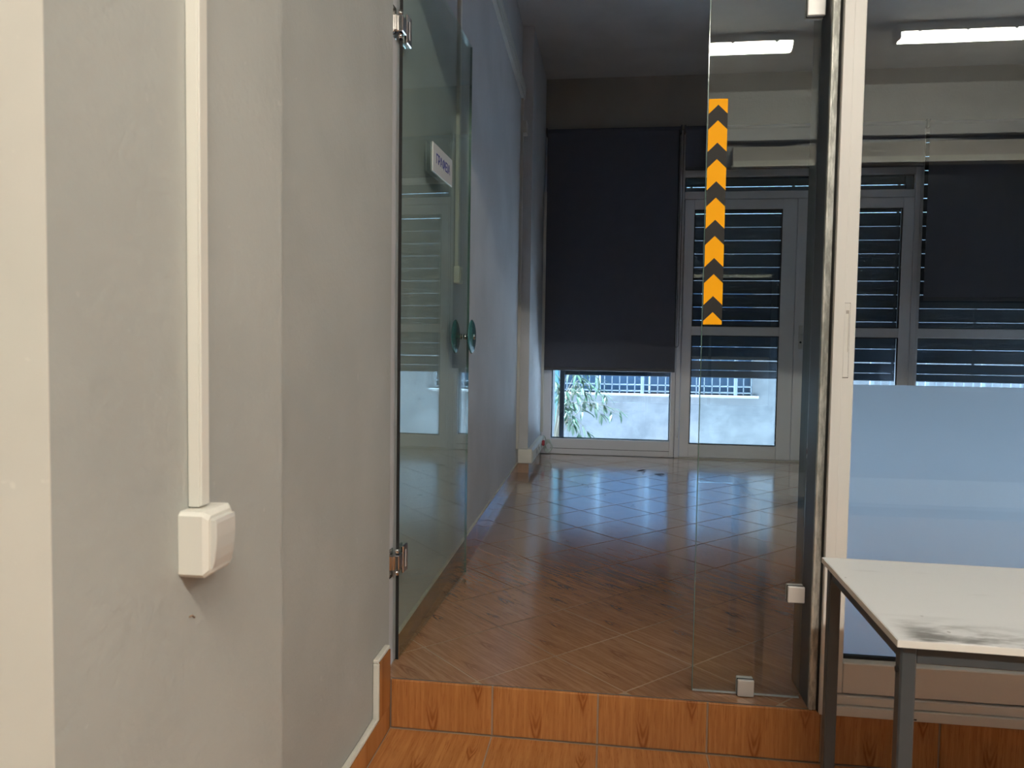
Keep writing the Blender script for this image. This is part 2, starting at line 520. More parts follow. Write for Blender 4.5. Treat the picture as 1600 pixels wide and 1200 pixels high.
# near room's street side, behind the camera (seen only mirrored in the glass)
solo('wall_back', bx(-2.3, XR, -2.45, -2.35, 3.16, HN), M['ceil'], (1, -2.4, 3.16), 'pale wall above the dark shop window behind the camera', 'wall', kind='structure')
w = root('window_6', (2.6, -2.38, 0), 'dark shop window behind the camera mirrored in the glass', 'window', kind='structure')
part('glass', bx(-2.25, XR, -2.44, -2.42, 0, 3.16), M['dark'], w)
part('shutter_box', bx(1.08, XR, -2.40, -2.30, 2.962, 3.09), M['tan'], w, 'tan shutter box')
part('rail', bx(1.08, XR, -2.40, -2.27, 2.905, 2.958), M['plast'], w, 'pale rail under the box')

# skirting: near wall (steps up with the step)
sk = root('baseboard_left', (XL, 1.9, 0), 'orange tile skirting with cream mortar edge climbing the step', 'skirting', kind='structure')
for y0, y1 in ((1.245, 1.575), (1.578, 1.91), (1.913, 2.276)):
    part('skirting_tile', bx(XL + .002, XL + .021, y0, y1, .001, .078), M['tile_n'], sk)
part('skirting_tile', bx(XL + .002, XL + .0215, 2.172, 2.279, .080, .262), M['tile_n'], sk)
mb = MB()
mb.box(XL + .001, XL + .020, 1.235, 2.172, .0785, .090, .003)
mb.box(XL + .001, XL + .020, 2.158, 2.1715, .0785, .262, .003)
mb.box(XL + .001, XL + .020, 2.158, 2.279, .2625, .275, .003)
part('mortar_edge', mb, M['mortar'], sk, 'cream mortar edge')
# skirting: far left wall
sk2 = root('baseboard_left', (-.75, 4.3, RH), 'brown tile skirting along the far room left wall', 'skirting', kind='structure')
y = 2.45
while y < PF - .02:
    y1 = min(y + T - .004, PF - .004)
    a, b = xl(y), xl(y1)
    part('skirting_tile', MB().prism([(a + .001, y), (a + .013, y), (b + .013, y1), (b + .001, y1)], 'z', RH + .001, RH + .082), M['tile'], sk2)
    y += T
a, b = xl(2.45), xl(PF)
part('mortar_edge', MB().prism([(a + .001, 2.45), (a + .012, 2.45), (b + .012, PF - .004), (b + .001, PF - .004)], 'z', RH + .0825, RH + .089), M['mortar'], sk2, 'pale mortar line')
sk3 = root('baseboard_left', (-.69, 6.9, RH), 'brown tile skirting around the foot of the pilaster', 'skirting', kind='structure')
part('skirting_tile', bx(xl(PF) + .014, -.670, PF - .012, PF - .001, RH + .001, RH + .082), M['tile'], sk3)
for y0 in (PF, PF + T, PF + 2 * T):
    part('skirting_tile', bx(-.6805, -.670, y0, y0 + T - .003, RH + .001, RH + .082), M['tile'], sk3)

# ------------------------------------------------------------------ far shopfront (Y = YB)
AF = M['alu_far']
def frame_parts(par, x0, x1, z0, z1, wl, wr, wb, wt, y0, y1, bev=.004, names=('stile', 'stile', 'bottom_rail', 'top_rail')):
    part(names[0], bx(x0, x0 + wl, y0, y1, z0, z1, bev), AF, par)
    part(names[1], bx(x1 - wr, x1, y0, y1, z0, z1, bev), AF, par)
    part(names[2], bx(x0 + wl, x1 - wr, y0 + .002, y1 - .002, z0, z0 + wb, bev), AF, par)
    part(names[3], bx(x0 + wl, x1 - wr, y0 + .002, y1 - .002, z1 - wt, z1, bev), AF, par)
def beads(par, x0, x1, z0, z1, y):
    mb = MB()
    w_ = .010
    mb.box(x0, x0 + w_, y, y + .012, z0, z1); mb.box(x1 - w_, x1, y, y + .012, z0, z1)
    mb.box(x0 + w_, x1 - w_, y, y + .012, z0, z0 + w_); mb.box(x0 + w_, x1 - w_, y, y + .012, z1 - w_, z1)
    part('gasket', mb, M['black'], par, 'thin dark gasket')
FT = 3.40
w = root('window_3', (0, YB, RH), 'tall left shop window behind the long dark blind', 'window', kind='structure')
frame_parts(w, -.678, .660, RH + .003, FT, .10, .044, .160, .07, YB, YB + .06)
part('middle_rail', bx(-.578, .616, YB + .003, YB + .057, 1.392, 1.482, .004), AF, w)
part('rail_groove', bx(-.578, .616, YB - .0005, YB + .004, RH + .06, RH + .064), M['gap'], w, 'fine groove in the bottom rail')
for z0, z1 in ((RH + .163, 1.392), (1.482, FT - .07)):
    part('pane', bx(-.578, .616, YB + .027, YB + .033, z0, z1), M['gwin'], w)
    beads(w, -.578, .616, z0, z1, YB + .034)
w = root('trim_1', (1.77, YB, RH), 'frame around the double street door with a glazed transom', 'door frame', kind='structure')
part('post', bx(.663, .706, YB - .012, YB + .06, RH + .003, FT, .004), AF, w)
part('post', bx(2.846, 2.892, YB - .012, YB + .06, RH + .003, FT, .004), AF, w)
part('transom_rail', bx(.706, 2.846, YB - .012, YB + .06, 2.728, 2.800, .004), AF, w)
part('transom_rail', bx(.706, 2.846, YB - .012, YB + .06, 2.945, 3.03, .004), AF, w)
part('sill', bx(.706, 2.846, YB - .015, YB + .06, RH + .001, RH + .012), M['alu'], w, 'thin bright threshold strip')
part('transom_pane', bx(.706, 2.846, YB + .027, YB + .033, 2.800, 2.945), M['gwin'], w)
beads(w, .706, 2.846, 2.80, 2.945, YB + .034)
part('transom_pane', bx(.706, 2.846, YB + .027, YB + .033, 3.03, FT), M['gwin'], w)
hg = part('hinge', MB().disc((.692, YB - .018, .42), 'z', [(.008, -.05), (.008, .05)], 10), AF, w)
def leaf(name, x0, x1, gl0, gl1, label):
    d = root(name, ((x0 + x1) / 2, YB, RH), label, 'door', kind='structure')
    z0, z1 = RH + .014, 2.722
    part('stile', bx(x0, gl0, YB - .016, YB + .05, z0, z1, .004), AF, d)
    part('stile', bx(gl1, x1, YB - .016, YB + .05, z0, z1, .004), AF, d)
    for nm, a, b in (('bottom_rail', z0, .308), ('middle_rail', 1.392, 1.480), ('top_rail', 2.625, z1)):
        part(nm, bx(gl0, gl1, YB - .014, YB + .048, a, b, .004), AF, d)
    for a, b in ((.308, 1.392), (1.480, 2.625)):
        part('pane', bx(gl0, gl1, YB + .02, YB + .026, a, b), M['gwin'], d)
        beads(d, gl0, gl1, a, b, YB - .012)
    return d
leaf('door_2', .712, 1.778, .804, 1.642, 'left leaf of the white framed glass street door')
d = leaf('door_3', 1.782, 2.842, 1.888, 2.742, 'right leaf of the white framed glass street door, with lever handle')
hd = part('door_handle', bx(1.822, 1.862, YB - .024, YB - .016, 1.27, 1.50, .003), M['satin'], d, 'satin metal lever handle')
mb = MB().tube([(1.842, YB - .02, 1.42), (1.842, YB - .065, 1.42)], .009)
mb.tube([(1.842, YB - .062, 1.42), (1.90, YB - .066, 1.42), (1.965, YB - .062, 1.418)], .0095)
part('lever', mb, M['satin'], hd)
part('keyhole', MB().disc((1.842, YB - .0245, 1.335), 'y', [(.010, -.002), (.010, .003)], 12), M['black'], hd)
w = root('window_4', (3.5, YB, RH), 'tall right shop window behind the half raised dark blind', 'window', kind='structure')
frame_parts(w, 2.895, XR - .005, RH + .003, FT, .03, .06, .160, .07, YB, YB + .06)
part('middle_rail', bx(2.925, XR - .065, YB + .003, YB + .057, 1.392, 1.482, .004), AF, w)
for z0, z1 in ((RH + .163, 1.392), (1.482, FT - .07)):
    part('pane', bx(2.925, XR - .065, YB + .027, YB + .033, z0, z1), M['gwin'], w)
    beads(w, 2.925, XR - .065, z0, z1, YB + .034)

# roller blinds
def blind(x0, x1, zb, zt, yb, label, chain=None):
    r = root('roller_blind', ((x0 + x1) / 2, yb, zb), label, 'blind', 'charcoal roller blinds on the shopfront')
    part('fabric', bx(x0 + .012, x1 - .012, yb - .001, yb + .001, zb + .03, zt - .05), M['blind'], r)
    part('bottom_bar', bx(x0 + .012, x1 - .012, yb - .008, yb + .008, zb, zb + .034, .005, 2), M['blindbar'], r)
    part('roller', MB().disc((0, yb + .028, zt - .035), 'x', [(.030, x0 + .012), (.030, x1 - .012)], 20), M['blind'], r)
    for x in (x0, x1 - .010):
        part('bracket', bx(x, x + .010, yb - .01, yb + .065, zt - .075, zt, .002), M['blindbar'], r)
    if chain:
        cx, cz = chain
        pts = [(cx, yb - .004, zt - .04), (cx, yb - .004, cz + .04)]
        pts += [(cx - .02 + .02 * math.cos(a), yb - .004, cz + .03 - .03 * math.sin(a)) for a in [PI * k / 8 for k in range(9)]]
        pts += [(cx - .04, yb - .004, zt - .04)]
        part('chain', MB().tube(pts, .0028, 6), M['black'], r, 'thin black pull chain')
YBL = 7.42
blind(-.662, .655, 1.022, 3.42, YBL, 'long charcoal roller blind pulled low over the left shop window', (.672, 1.27))
blind(.682, 2.885, 2.985, 3.42, YBL, 'short charcoal roller blind rolled up above the street door')
blind(2.903, XR - .02, 1.742, 3.42, YBL, 'charcoal roller blind half raised over the right shop window')

# roller shutters outside the glass: every slat a part
SLH, PIT, ZG = .1302, .134, 1.550
def shutter(x0, x1, label):
    r = root('roller_shutter', ((x0 + x1) / 2, 7.75, .966), label, 'shutter', 'navy slatted roller shutters outside the glass')
    lx = (x1 - x0) / 2
    prof = [(-.006, -SLH / 2), (.003, -SLH / 2), (.007, -SLH / 4), (.008, 0), (.007, SLH / 4), (.003, SLH / 2), (-.006, SLH / 2), (-.002, SLH / 4), (-.001, 0), (-.002, -SLH / 4)]
    me = MB().prism(prof, 'x', -lx, lx).mesh('slat', M['slat'])
    z = ZG - 3 * PIT
    for k in range(18):
        zc = ZG + (k - 3 + .5) * PIT
        if zc - SLH / 2 < 1.07: continue
        link('slat', me, r, (0, 0, zc - .966))
    part('bottom_bar', bx(x0, x1, 7.738, 7.762, .966, 1.040, .006), M['slat'], r)
    part('bottom_bar', bx(x0, x1, 7.742, 7.758, 1.044, 1.140, .006), M['slat'], r)
    for x in (x0 - .05, x1):
        part('guide_rail', bx(x, x + .05, 7.72, 7.78, -.2, 3.5, .004), M['slat'], r)
    link_me = MB()
    for x in (x0 + .05, 0.5 * (x0 + x1), x1 - .05):   # steel ties that carry the slats
        link_me.box(x - .012, x + .012, 7.7465, 7.7535, 1.03, 3.4)
    part('slat_tie', link_me, M['slat'], r)
    return r
shutter(-.455, .640, 'navy slatted roller shutter stopped low outside the left shop window')
shutter(.742, 2.83, 'wide navy slatted roller shutter stopped low outside the street door')
shutter(2.93, XR - .03, 'navy slatted roller shutter stopped low outside the right shop window')

# ------------------------------------------------------------------ glass door (swung open against the left wall)
DA = math.atan2(.041, 1.0)          # leaf direction is (sin DA, cos DA)
dr = root('door_1', (-.6965, 2.402, RH), 'frameless clear glass door swung open against the left wall', 'door', kind='structure', rz=-DA)
# local: y along the leaf, x thickness, z up from raised floor
part('glass_leaf', bx(-.005, .005, .002, .998, .014, 2.452), M['gdoor'], dr, local=True)
mb = MB().box(-.0052, .0052, -.001, .0018, .014, 2.452)
part('hinge_edge', mb, M['black'], dr, 'hinge side glass edge, its refracted darkness painted black', local=True)  # black strip paints how dark the refracting glass edge looks
part('free_edge', bx(-.0052, .0052, .9982, 1.001, .014, 2.452), M['edge'], dr, 'polished green glass edge', local=True)
for zc in (.352, 2.128):
    hg = part('hinge', bx(.0054, .0135, .022, .072, zc - .048, zc + .048, .003), M['chrome'], dr, 'chrome glass hinge', local=True)
    part('back_plate', bx(-.0135, -.0054, .022, .072, zc - .048, zc + .048, .003), M['chrome'], hg, local=True)
    part('knuckle', MB().box(-.012, .012, -.022, .0215, zc - .026, zc + .026, .003), M['chrome'], hg, local=True)
    mb = MB()
    for dz in (-.037, .037):
        mb.disc((.0, -.008, zc + dz), 'z', [(.007, -.008), (.007, .008)], 12)
    part('pin', mb, M['chrome'], hg, local=True)
    part('slot', bx(.0132, .0142, .045, .052, zc - .030, zc + .030), M['satin'], hg, local=True)
    mb = MB().box(-.0172, -.0125, -.062, -.010, zc - .05, zc + .05, .0015)
    mb.box(-.0125, -.004, -.03, -.016, zc - .024, zc + .024, .001)
    for dz in (-.036, .036):
        mb.disc((-.0125, -.046, zc + dz), 'x', [(.006, 0), (.005, .003)], 10)
    part('wall_plate', mb, M['chrome'], hg, local=True)
hz_ = 1.128
hd = part('pull_handle', MB().disc((.040, .905, hz_), 'x', [(.020, -.004), (.07, -.003), (.078, .001), (.07, .005), (.02, .007)], 32), M['teal'], dr, 'teal glass disc pull handle', local=True)
part('back_disc', MB().disc((-.036, .905, hz_), 'x', [(.020, -.004), (.07, -.003), (.078, .001), (.07, .004), (.02, .005)], 32), M['teal'], hd, local=True)
mb = MB().tube([(-.040, .905, hz_), (.046, .905, hz_)], .0065, 12)
mb.disc((.008, .905, hz_), 'x', [(.013, -.004), (.013, .010)], 16)
mb.disc((.046, .905, hz_), 'x', [(.013, -.001), (.013, .008), (.008, .012)], 16)
mb.disc((-.012, .905, hz_), 'x', [(.013, -.004), (.013, .006)], 16)
part('spindle', mb, M['chrome'], hd, 'chrome spindle through the glass', local=True)

# sign on the door
sg = root('door_sign', (-.6965, 2.402, RH), 'small white sign with blue lettering stuck on the open glass door', 'sign', rz=-DA)
part('plate', bx(.006, .010, .352, .640, 1.742, 1.852, .0012), M['sign'], sg, local=True)
cu = bpy.data.curves.new('lettering', 'FONT')
cu.body = 'ΓΡΑΦΕΙΑ'
cu.size = .05
cu.align_x = 'CENTER'; cu.align_y = 'CENTER'
cu.extrude = .0003
cu.offset = .0008
tmp = bpy.data.objects.new('tmp', cu)
C.objects.link(tmp)
bpy.context.view_layer.update()
me = bpy.data.meshes.new_from_object(tmp.evaluated_get(bpy.context.evaluated_depsgraph_get()))
bpy.data.objects.remove(tmp)
xs = [v.co.x for v in me.vertices]
me.transform(Matrix.Scale(.205 / (max(xs) - min(xs)), 4, (1, 0, 0)))
me.name = 'lettering'
me.materials.clear(); me.materials.append(M['ink'])
lt = link('lettering', me, sg, (.0104, .498, 1.797))
lt.rotation_euler = (PI / 2, 0, PI / 2)
lt['label'] = 'blue capital lettering'

# ------------------------------------------------------------------ fixed glass panel with tape and clamps
YP = 2.355
gp = root('window_1', (.45, YP, RH), 'fixed clear glass panel right of the doorway, held by square clamps', 'window', kind='structure')
part('glass_panel', bx(.284, .608, YP - .005, YP + .005, RH + .006, 2.61), M['gpane'], gp)
part('glass_edge', bx(.2815, .2838, YP - .0052, YP + .0052, RH + .006, 2.61), M['edge'], gp, 'polished edge of the glass')
part('glass_edge', bx(.284, .608, YP - .0052, YP + .0052, RH + .004, RH + .0058), M['satin'], gp, 'bright bottom edge of the glass')
def clamp(x0, x1, z0, z1):
    c = part('clamp', bx(x0, x1, YP - .019, YP - .0055, z0, z1, .0025, 2), M['satin'], gp, 'square satin metal clamp')
    part('back_plate', bx(x0, x1, YP + .0055, YP + .019, z0, z1, .0025), M['satin'], c)
    part('gasket', bx(x0 - .0012, x1 + .0006, YP - .0085, YP - .0053, z0 - .001, z1 + .0015), M['black'], c)
clamp(.562, .612, .469, .519)
clamp(.420, .470, RH + .002, RH + .054)
clamp(.562, .614, 2.238, 2.29)

# tape
tp = MB()
x0, x1, xc = .2855, .342, .3137
yt = YP - .0056
zt0, zb0 = 2.007, 1.322
SP, YL, SH = .1135, .066, .0275
tips = [1.9425 - k * .1150 for k in range(0, 6)]
def poly(pts, mi):
    tp.mi = mi
    tp.prism(pts, 'y', yt, yt + .0004)
tapeL = []
def notch(z):      # a boundary shaped like an upward chevron with apex z
    return [(x0, z - SH), (xc, z), (x1, z - SH)]
apex = 1.9895
segs = []
poly([(x0, zt0), (x0, apex - SH), (xc, apex), (x1, apex - SH), (x1, zt0)][::-1], 0)
up = apex
k = 0
while True:
    tip = 1.9425 - k * .1165
    if tip < zb0 + .005: break
    poly(notch(up) + notch(tip)[::-1], 1)
    dnz = tip - .067
    if dnz - SH < zb0:
        poly([(x0, max(zb0, tip - SH)), (xc, tip), (x1, max(zb0, tip - SH)), (x1, zb0), (x0, zb0)] if tip - SH > zb0 + .002 else
             [(x0, zb0), (xc, tip), (x1, zb0)], 0)
        break
    poly(notch(tip) + notch(dnz)[::-1], 0)
    up = dnz
    k += 1
solo('warning_tape', tp, [M['yellow'], M['tblack']], (xc, yt, 1.32), 'yellow and black chevron warning tape down the clear glass panel edge', 'tape')

# ------------------------------------------------------------------ post and sliding window
po = root('trim_2', (.63, 2.39, RH), 'thin steel post between the clear panel and the sliding window', 'post', kind='structure')
part('side_plate', bx(.6205, .640, 2.300, 2.494, RH + .001, 2.62), M['reveal'], po, 'dark painted side')
mb = MB().box(.6200, .6415, 2.284, 2.2995, RH + .001, 2.62, .0015)
mb.box(.6265, .6285, 2.2825, 2.2845, RH + .001, 2.62)
part('steel_edge', mb, M['galv'], po, 'galvanised steel edge')
part('black_seal', bx(.6418, .6432, 2.268, 2.30, RH + .002, 2.62), M['black'], po)

AL = M['alu']
sw = root('window_2', (1.65, 2.27, RH), 'white sliding partition window with frosted lower half behind the table', 'window', kind='structure')
X0, X1, ZT = .6435, 2.715, 2.62
def mitre(par, x0, x1, z0, z1, wd, y0, y1, name):
    for nm, pl in (('stile', [(x0, z0), (x0 + wd, z0 + wd), (x0 + wd, z1 - wd), (x0, z1)]), ('stile', [(x1, z0), (x1, z1), (x1 - wd, z1 - wd), (x1 - wd, z0 + wd)]),
                   ('rail', [(x0, z0), (x1, z0), (x1 - wd, z0 + wd), (x0 + wd, z0 + wd)]), ('rail', [(x0, z1), (x0 + wd, z1 - wd), (x1 - wd, z1 - wd), (x1, z1)])):
        part(name + '_' + nm, MB().prism(pl, 'y', y0, y1, .0012), AL, par)
mitre(sw, X0, X1, RH + .004, ZT, .029, 2.252, 2.345, 'frame')
part('track_rail', bx(X0 + .029, X1 - .029, 2.262, 2.335, RH + .033, RH + .062, .003), AL, sw)
part('drain_slot', bx(.885, .915, 2.2513, 2.2525, RH + .008, RH + .012), M['black'], sw, 'small black drain slot')
def sash(xa, xb, y0, y1, ym):
    zb, zt = RH + .066, ZT - .034
    part('sash_stile', bx(xa, xa + .036, y0, y1, zb, zt, .003), AL, sw)
    part('sash_stile', bx(xb - .036, xb, y0, y1, zb, zt, .003), AL, sw)
    part('sash_rail', bx(xa + .036, xb - .036, y0 + .002, y1 - .002, zb, .320, .003), AL, sw)
    part('sash_rail', bx(xa + .036, xb - .036, y0 + .002, y1 - .002, zt - .06, zt, .003), AL, sw)
    mb = MB()
    a, b, c, e = xa + .036, xb - .036, .320, zt - .06
    mb.box(a, a + .0055, ym - .012, ym + .0045, c, e); mb.box(b - .0035, b, ym - .012, ym + .0045, c, e)
    mb.box(a, b, ym - .012, ym + .0045, c, c + .009); mb.box(a, b, ym - .012, ym + .0045, e - .006, e)
    part('gasket', mb, M['black'], sw, 'black glazing gasket')
    pn = part('pane', bx(a, b, ym - .003, ym + .003, c, e), M['gsash'], sw)
    fm_ = MB(); fm_.face([(a + .002, ym + .0036, c + .004), (b - .002, ym + .0036, c + .004), (b - .002, ym + .0036, 1.147), (a + .002, ym + .0036, 1.147)])
    part('frosted_film', fm_, M['frost'], pn, 'frosted film on the lower half')
sash(X0 + .0295, 1.70, 2.266, 2.320, 2.313)
sash(1.66, X1 - .0295, 2.3225, 2.344, 2.335)
part('handle_shade', bx(.6737, .6923, 2.2652, 2.2664, 1.1672, 1.3858), M['gap'], sw, 'thin dark plate painting the shade line around the flush pull')  # dark plate behind the pull, painted in for its shade line
hp = part('flush_handle', bx(.6745, .6915, 2.2625, 2.2668, 1.168, 1.385, .002), AL, sw, 'white recessed flush pull')
part('recess', bx(.6795, .6875, 2.2617, 2.2628, 1.245, 1.362), M['plast2'], hp)
mb = MB().box(.6868, .6882, 2.2612, 2.2630, 1.243, 1.364)
mb.box(.6795, .6882, 2.2612, 2.2630, 1.354, 1.364)
part('recess_shade', mb, M['tan'], hp)  # tan strips paint the shaded top and right edges of the recess

# ------------------------------------------------------------------ table
tb = root('table', (.533, 1.404, 0), 'white topped table with dark steel legs in front of the frosted window', 'table', rz=-.030)
TW, TD, TH = 1.25, .545, .72
part('tabletop', bx(0, TW, 0, TD, TH - .0135, TH, .0015), M['ttop'], tb, 'dirty white laminate top', local=True)
mb = MB().box(-.0012, TW + .0012, -.0012, .0001, TH - .0135, TH - .0006)
mb.box(-.0012, .0001, 0, TD, TH - .0135, TH - .0006)
part('edging', mb, M['tedge'], tb, local=True)
LW = .028
zt = TH - .0145
for i, (x, y) in enumerate(((.010, .012), (TW - .010 - LW, .012), (.010, TD - .012 - LW), (TW - .010 - LW, TD - .012 - LW))):
    lg = part('leg', bx(x, x + LW, y, y + LW, .012, zt, .003), M['steel'], tb, local=True)
    part('foot_cap', bx(x - .001, x + LW + .001, y - .001, y + LW + .001, .0005, .0118, .002), M['black'], lg, local=True)
for y in (.016, TD - .036):
    part('apron_rail', bx(.010 + LW, TW - .010 - LW, y, y + .02, zt - .034, zt, .002), M['steel'], tb, local=True)
for x in (.014, TW - .034):
    part('apron_rail', bx(x, x + .02, .012 + LW, TD - .012 - LW, zt - .034, zt, .002), M['steel'], tb, local=True)
mb = MB().disc((.0085, .026, .655), 'x', [(.006, -.002), (.006, .003)], 10)
part('bolt', mb, M['black'], tb, local=True)

# ------------------------------------------------------------------ near switch and its trunking
XA = -.56
tk = root('cable_trunking', (XA, .933, 1.02), 'slim white cable trunking running down the grey pier to the switch', 'trunking')
part('channel', bx(XA + .0005, XA + .017, .924, .943, 1.0195, HN - .002, .001), M['plast'], tk)
part('lid', bx(XA + .0172, XA + .0205, .9235, .9435, 1.0215, HN - .002, .001), M['plast'], tk)
sx = root('light_switch', (XA, .936, .93), 'white surface mounted rocker switch low on the grey pier', 'switch')
BY0, BY1, BZ0, BZ1 = .900, .972, .930, 1.018
ch = .013
mb = MB()
b = mb.b
def ring(x, ins, c):
    y0, y1, z0, z1 = BY0 + ins, BY1 - ins, BZ0 + ins, BZ1 - ins
    pts = [(y0 + c, z0), (y1 - c, z0), (y1, z0 + c), (y1, z1 - c), (y1 - c, z1), (y0 + c, z1), (y0, z1 - c), (y0, z0 + c)]
    return [b.verts.new((x, p, q)) for p, q in pts]
rings = [ring(XA + .0005, 0, .005), ring(XA + .0345, .0, .005), ring(XA + .0405, .0055, .006), ring(XA + .0405, .009, .005)]
for A, B in zip(rings, rings[1:]):
    for q in range(8):
        b.faces.new((A[q], A[(q + 1) % 8], B[(q + 1) % 8], B[q]))
b.faces.new(rings[-1]); b.faces.new(rings[0][::-1])
bmesh.ops.recalc_face_normals(b, faces=b.faces)
part('housing', mb, M['plast'], sx)
pr = [(XA + .039, BZ0 + .010), (XA + .0425, BZ0 + .011), (XA + .0455, BZ0 + .022), (XA + .0475, BZ0 + .036), (XA + .0485, BZ0 + .052), (XA + .0485, BZ1 - .016), (XA + .0475, BZ1 - .0105), (XA + .039, BZ1 - .010)]
part('rocker', MB().prism(pr, 'y', BY0 + .0105, BY1 - .0105, .0012), M['plast2'], sx)
# small nail-scratch on the wall below the switch
solo('wall_scratch', MB().tube([(XA + .0002, .925, .868), (XA + .0005, .932, .868), (XA + .0004, .938, .863)], .0012, 6), M['grout_l'], (XA, .93, .866),
     'small dark scuff on the grey pier below the switch', 'scuff')

# ------------------------------------------------------------------ trunking and switch behind the open door
yy = 3.455
X_ = xl(yy)
tk = root('cable_trunking', (X_, yy, 1.6), 'white cable trunking on the wall behind the open glass door', 'trunking')
part('channel', bx(X_ + .0005, X_ + .015, yy - .016, yy + .016, 1.622, HF - .002, .002), M['plast'], tk)
part('lid', bx(X_ + .0152, X_ + .018, yy - .017, yy + .017, 1.622, HF - .002, .001), M['plast'], tk)
sx = root('light_switch', (X_, yy, 1.54), 'small white switch seen through the open glass door', 'switch')
part('housing', bx(X_ + .0005, X_ + .030, yy - .040, yy + .040, 1.540, 1.621, .006, 2), M['plast'], sx)
part('rocker', bx(X_ + .0295, X_ + .0345, yy - .024, yy + .024, 1.552, 1.609, .002), M['plast2'], sx)

# trunking high on the far left wall, riser with box, skirting trunk with sockets
tk = root('cable_trunking', (xl(4.5), 4.5, 3.34), 'wide trunking running high along the far room left wall', 'trunking')
def along(y0, y1, off0, off1, z0, z1):
    return MB().prism([(xl(y0) + off0, y0), (xl(y0) + off1, y0), (xl(y1) + off1, y1), (xl(y1) + off0, y1)], 'z', z0, z1, .0015)
part('channel', along(2.5, PF - .004, .001, .028, 3.335, 3.44), M['plast2'], tk)
part('lid', along(2.5, PF - .004, .0282, .033, 3.352, 3.40), M['plast2'], tk)
part('top_lip', along(2.5, PF - .004, .0282, .036, 3.405, 3.438), M['plast2'], tk)
tk = root('cable_trunking', (xl(PF), PF - .07, .38), 'narrow trunking standing in the corner beside the pilaster', 'trunking')
part('channel', along(PF - .075, PF - .045, .001, .020, .375, 3.33), M['plast2'], tk)
part('lid', along(PF - .078, PF - .042, .0202, .023, .375, 3.33), M['plast2'], tk)
jb = part('junction_box', along(PF - .14, PF - .02, .0235, .055, 3.03, 3.13), M['plast2'], tk, 'small junction box')
tk = root('skirting_trunking', (-.66, 6.9, .25), 'white skirting trunking with sockets at the foot of the pilaster', 'trunking')
part('corner_box', bx(xl(PF) + .0145, -.640, PF - .040, PF - .001, .248, .372, .004), M['plast'], tk)
prf = [(-.6815, .248), (-.640, .248), (-.636, .262), (-.636, .345), (-.650, .366), (-.6815, .368)]
part('channel', MB().prism(prf, 'y', PF + .002, 7.36, .001), M['plast'], tk)
for y0 in (6.62, 6.84, 7.06):
    sk_ = part('socket', bx(-.6358, -.632, y0, y0 + .08, .265, .342, .0015), M['plast2'], tk)
    part('socket_well', MB().disc((-.6318, y0 + .04, .303), 'x', [(.02, -.001), (.018, .0006)], 14), M['gap'], sk_)
# cable coil with plug at the end
mb = MB()
pts = []
for k in range(70):
    a = k * .42
    r = .050 + .012 * math.sin(k * .9)
    pts.append((-.585 + r * math.cos(a) * .7, 7.33 + .02 * math.sin(k * .37), .245 + .052 * math.sin(a) + .0006 * k))
mb.tube(pts, .0055, 6)
cc = root('cable_coil', (-.585, 7.33, .19), 'pale coiled cable with plug in the far left corner', 'cable')
part('coil', mb, M['cable'], cc)
part('tail', MB().tube([(-.60, 7.33, .30), (-.615, 7.30, .36), (-.622, 7.24, .38), (-.628, 7.16, .33)], .005, 6), M['cable'], cc)
part('plug', bx(-.632, -.606, 7.135, 7.175, .292, .345, .006), M['red'], cc, 'red plug')
# slim corner batten by left window
solo('corner_batten', bx(-.672, -.645, 7.385, 7.405, .40, 2.79, .002), M['plast2'], (-.66, 7.42, .4), 'slim pale batten standing beside the long dark blind', 'trim')

# dry debris on the floor
for (x, y, a, lab) in ((.306, 6.64, .4, 'tiny dry leaf on the tiles, left of a second one'), (.455, 6.48, -.5, 'dry curled leaf on the tiles before the street door')):
    mb = MB()
    b = mb.b
    L = .05
    P = [(-L, 0, .002), (-L * .3, .016, .006), (L * .5, .013, .012), (L, .002, .004), (L * .4, -.013, .010), (-L * .4, -.012, .003)]
    P = [(p[0] * math.cos(a) - p[1] * math.sin(a), p[0] * math.sin(a) + p[1] * math.cos(a), p[2]) for p in P]
    tp_ = [b.verts.new(p) for p in P]; bt_ = [b.verts.new((p[0], p[1], p[2] - .0015)) for p in P]
    b.faces.new(tp_); b.faces.new(bt_[::-1])
    for q in range(6):
        b.faces.new((tp_[q], bt_[q], bt_[(q + 1) % 6], tp_[(q + 1) % 6]))
    bmesh.ops.recalc_face_normals(b, faces=b.faces)
    o = link('dried_leaf', mb.mesh('dried_leaf', M['dry']), None, (x, y, RH))
    tag(o, lab, 'leaf', 'dry leaves on the tiles')

# ------------------------------------------------------------------ near room fluorescent lights (mirrored in the glass)
def lamp(x0, x1, label):
    y, z = -1.13, 3.50
    r = root('ceiling_light', ((x0 + x1) / 2, y, HN), label, 'ceiling light', 'fluorescent ceiling lights')
    part('housing', bx(x0, x1, y - .06, y + .06, z + .035, HN - .004, .012, 2), M['lampbody'], r)
    prf = [(y - .056, z + .034), (y - .05, z + .005), (y - .03, z - .018), (y + .03, z - .018), (y + .05, z + .005), (y + .056, z + .034)]
    part('diffuser', MB().prism(prf, 'x', x0 + .035, x1 - .035), M['lamp'], r, 'lit diffuser')
    for x in (x0 + .002, x1 - .034):
        part('end_cap', bx(x, x + .032, y - .054, y + .054, z - .012, z + .034, .01, 2), M['lampbody'], r)
    for k in range(5):
        x = x0 + .15 + k * (x1 - x0 - .3) / 4
        for s_ in (-1, 1):
            ya, yb_ = sorted((y + s_ * .0605, y + s_ * .064))
            part('clip', bx(x - .01, x + .01, ya, yb_, z + .022, z + .06), M['clip'], r)
lamp(-.24, 1.33, 'lit fluorescent ceiling light mirrored in the clear panel above the tape')
lamp(1.99, 3.56, 'lit fluorescent ceiling light mirrored in the sliding window pane')

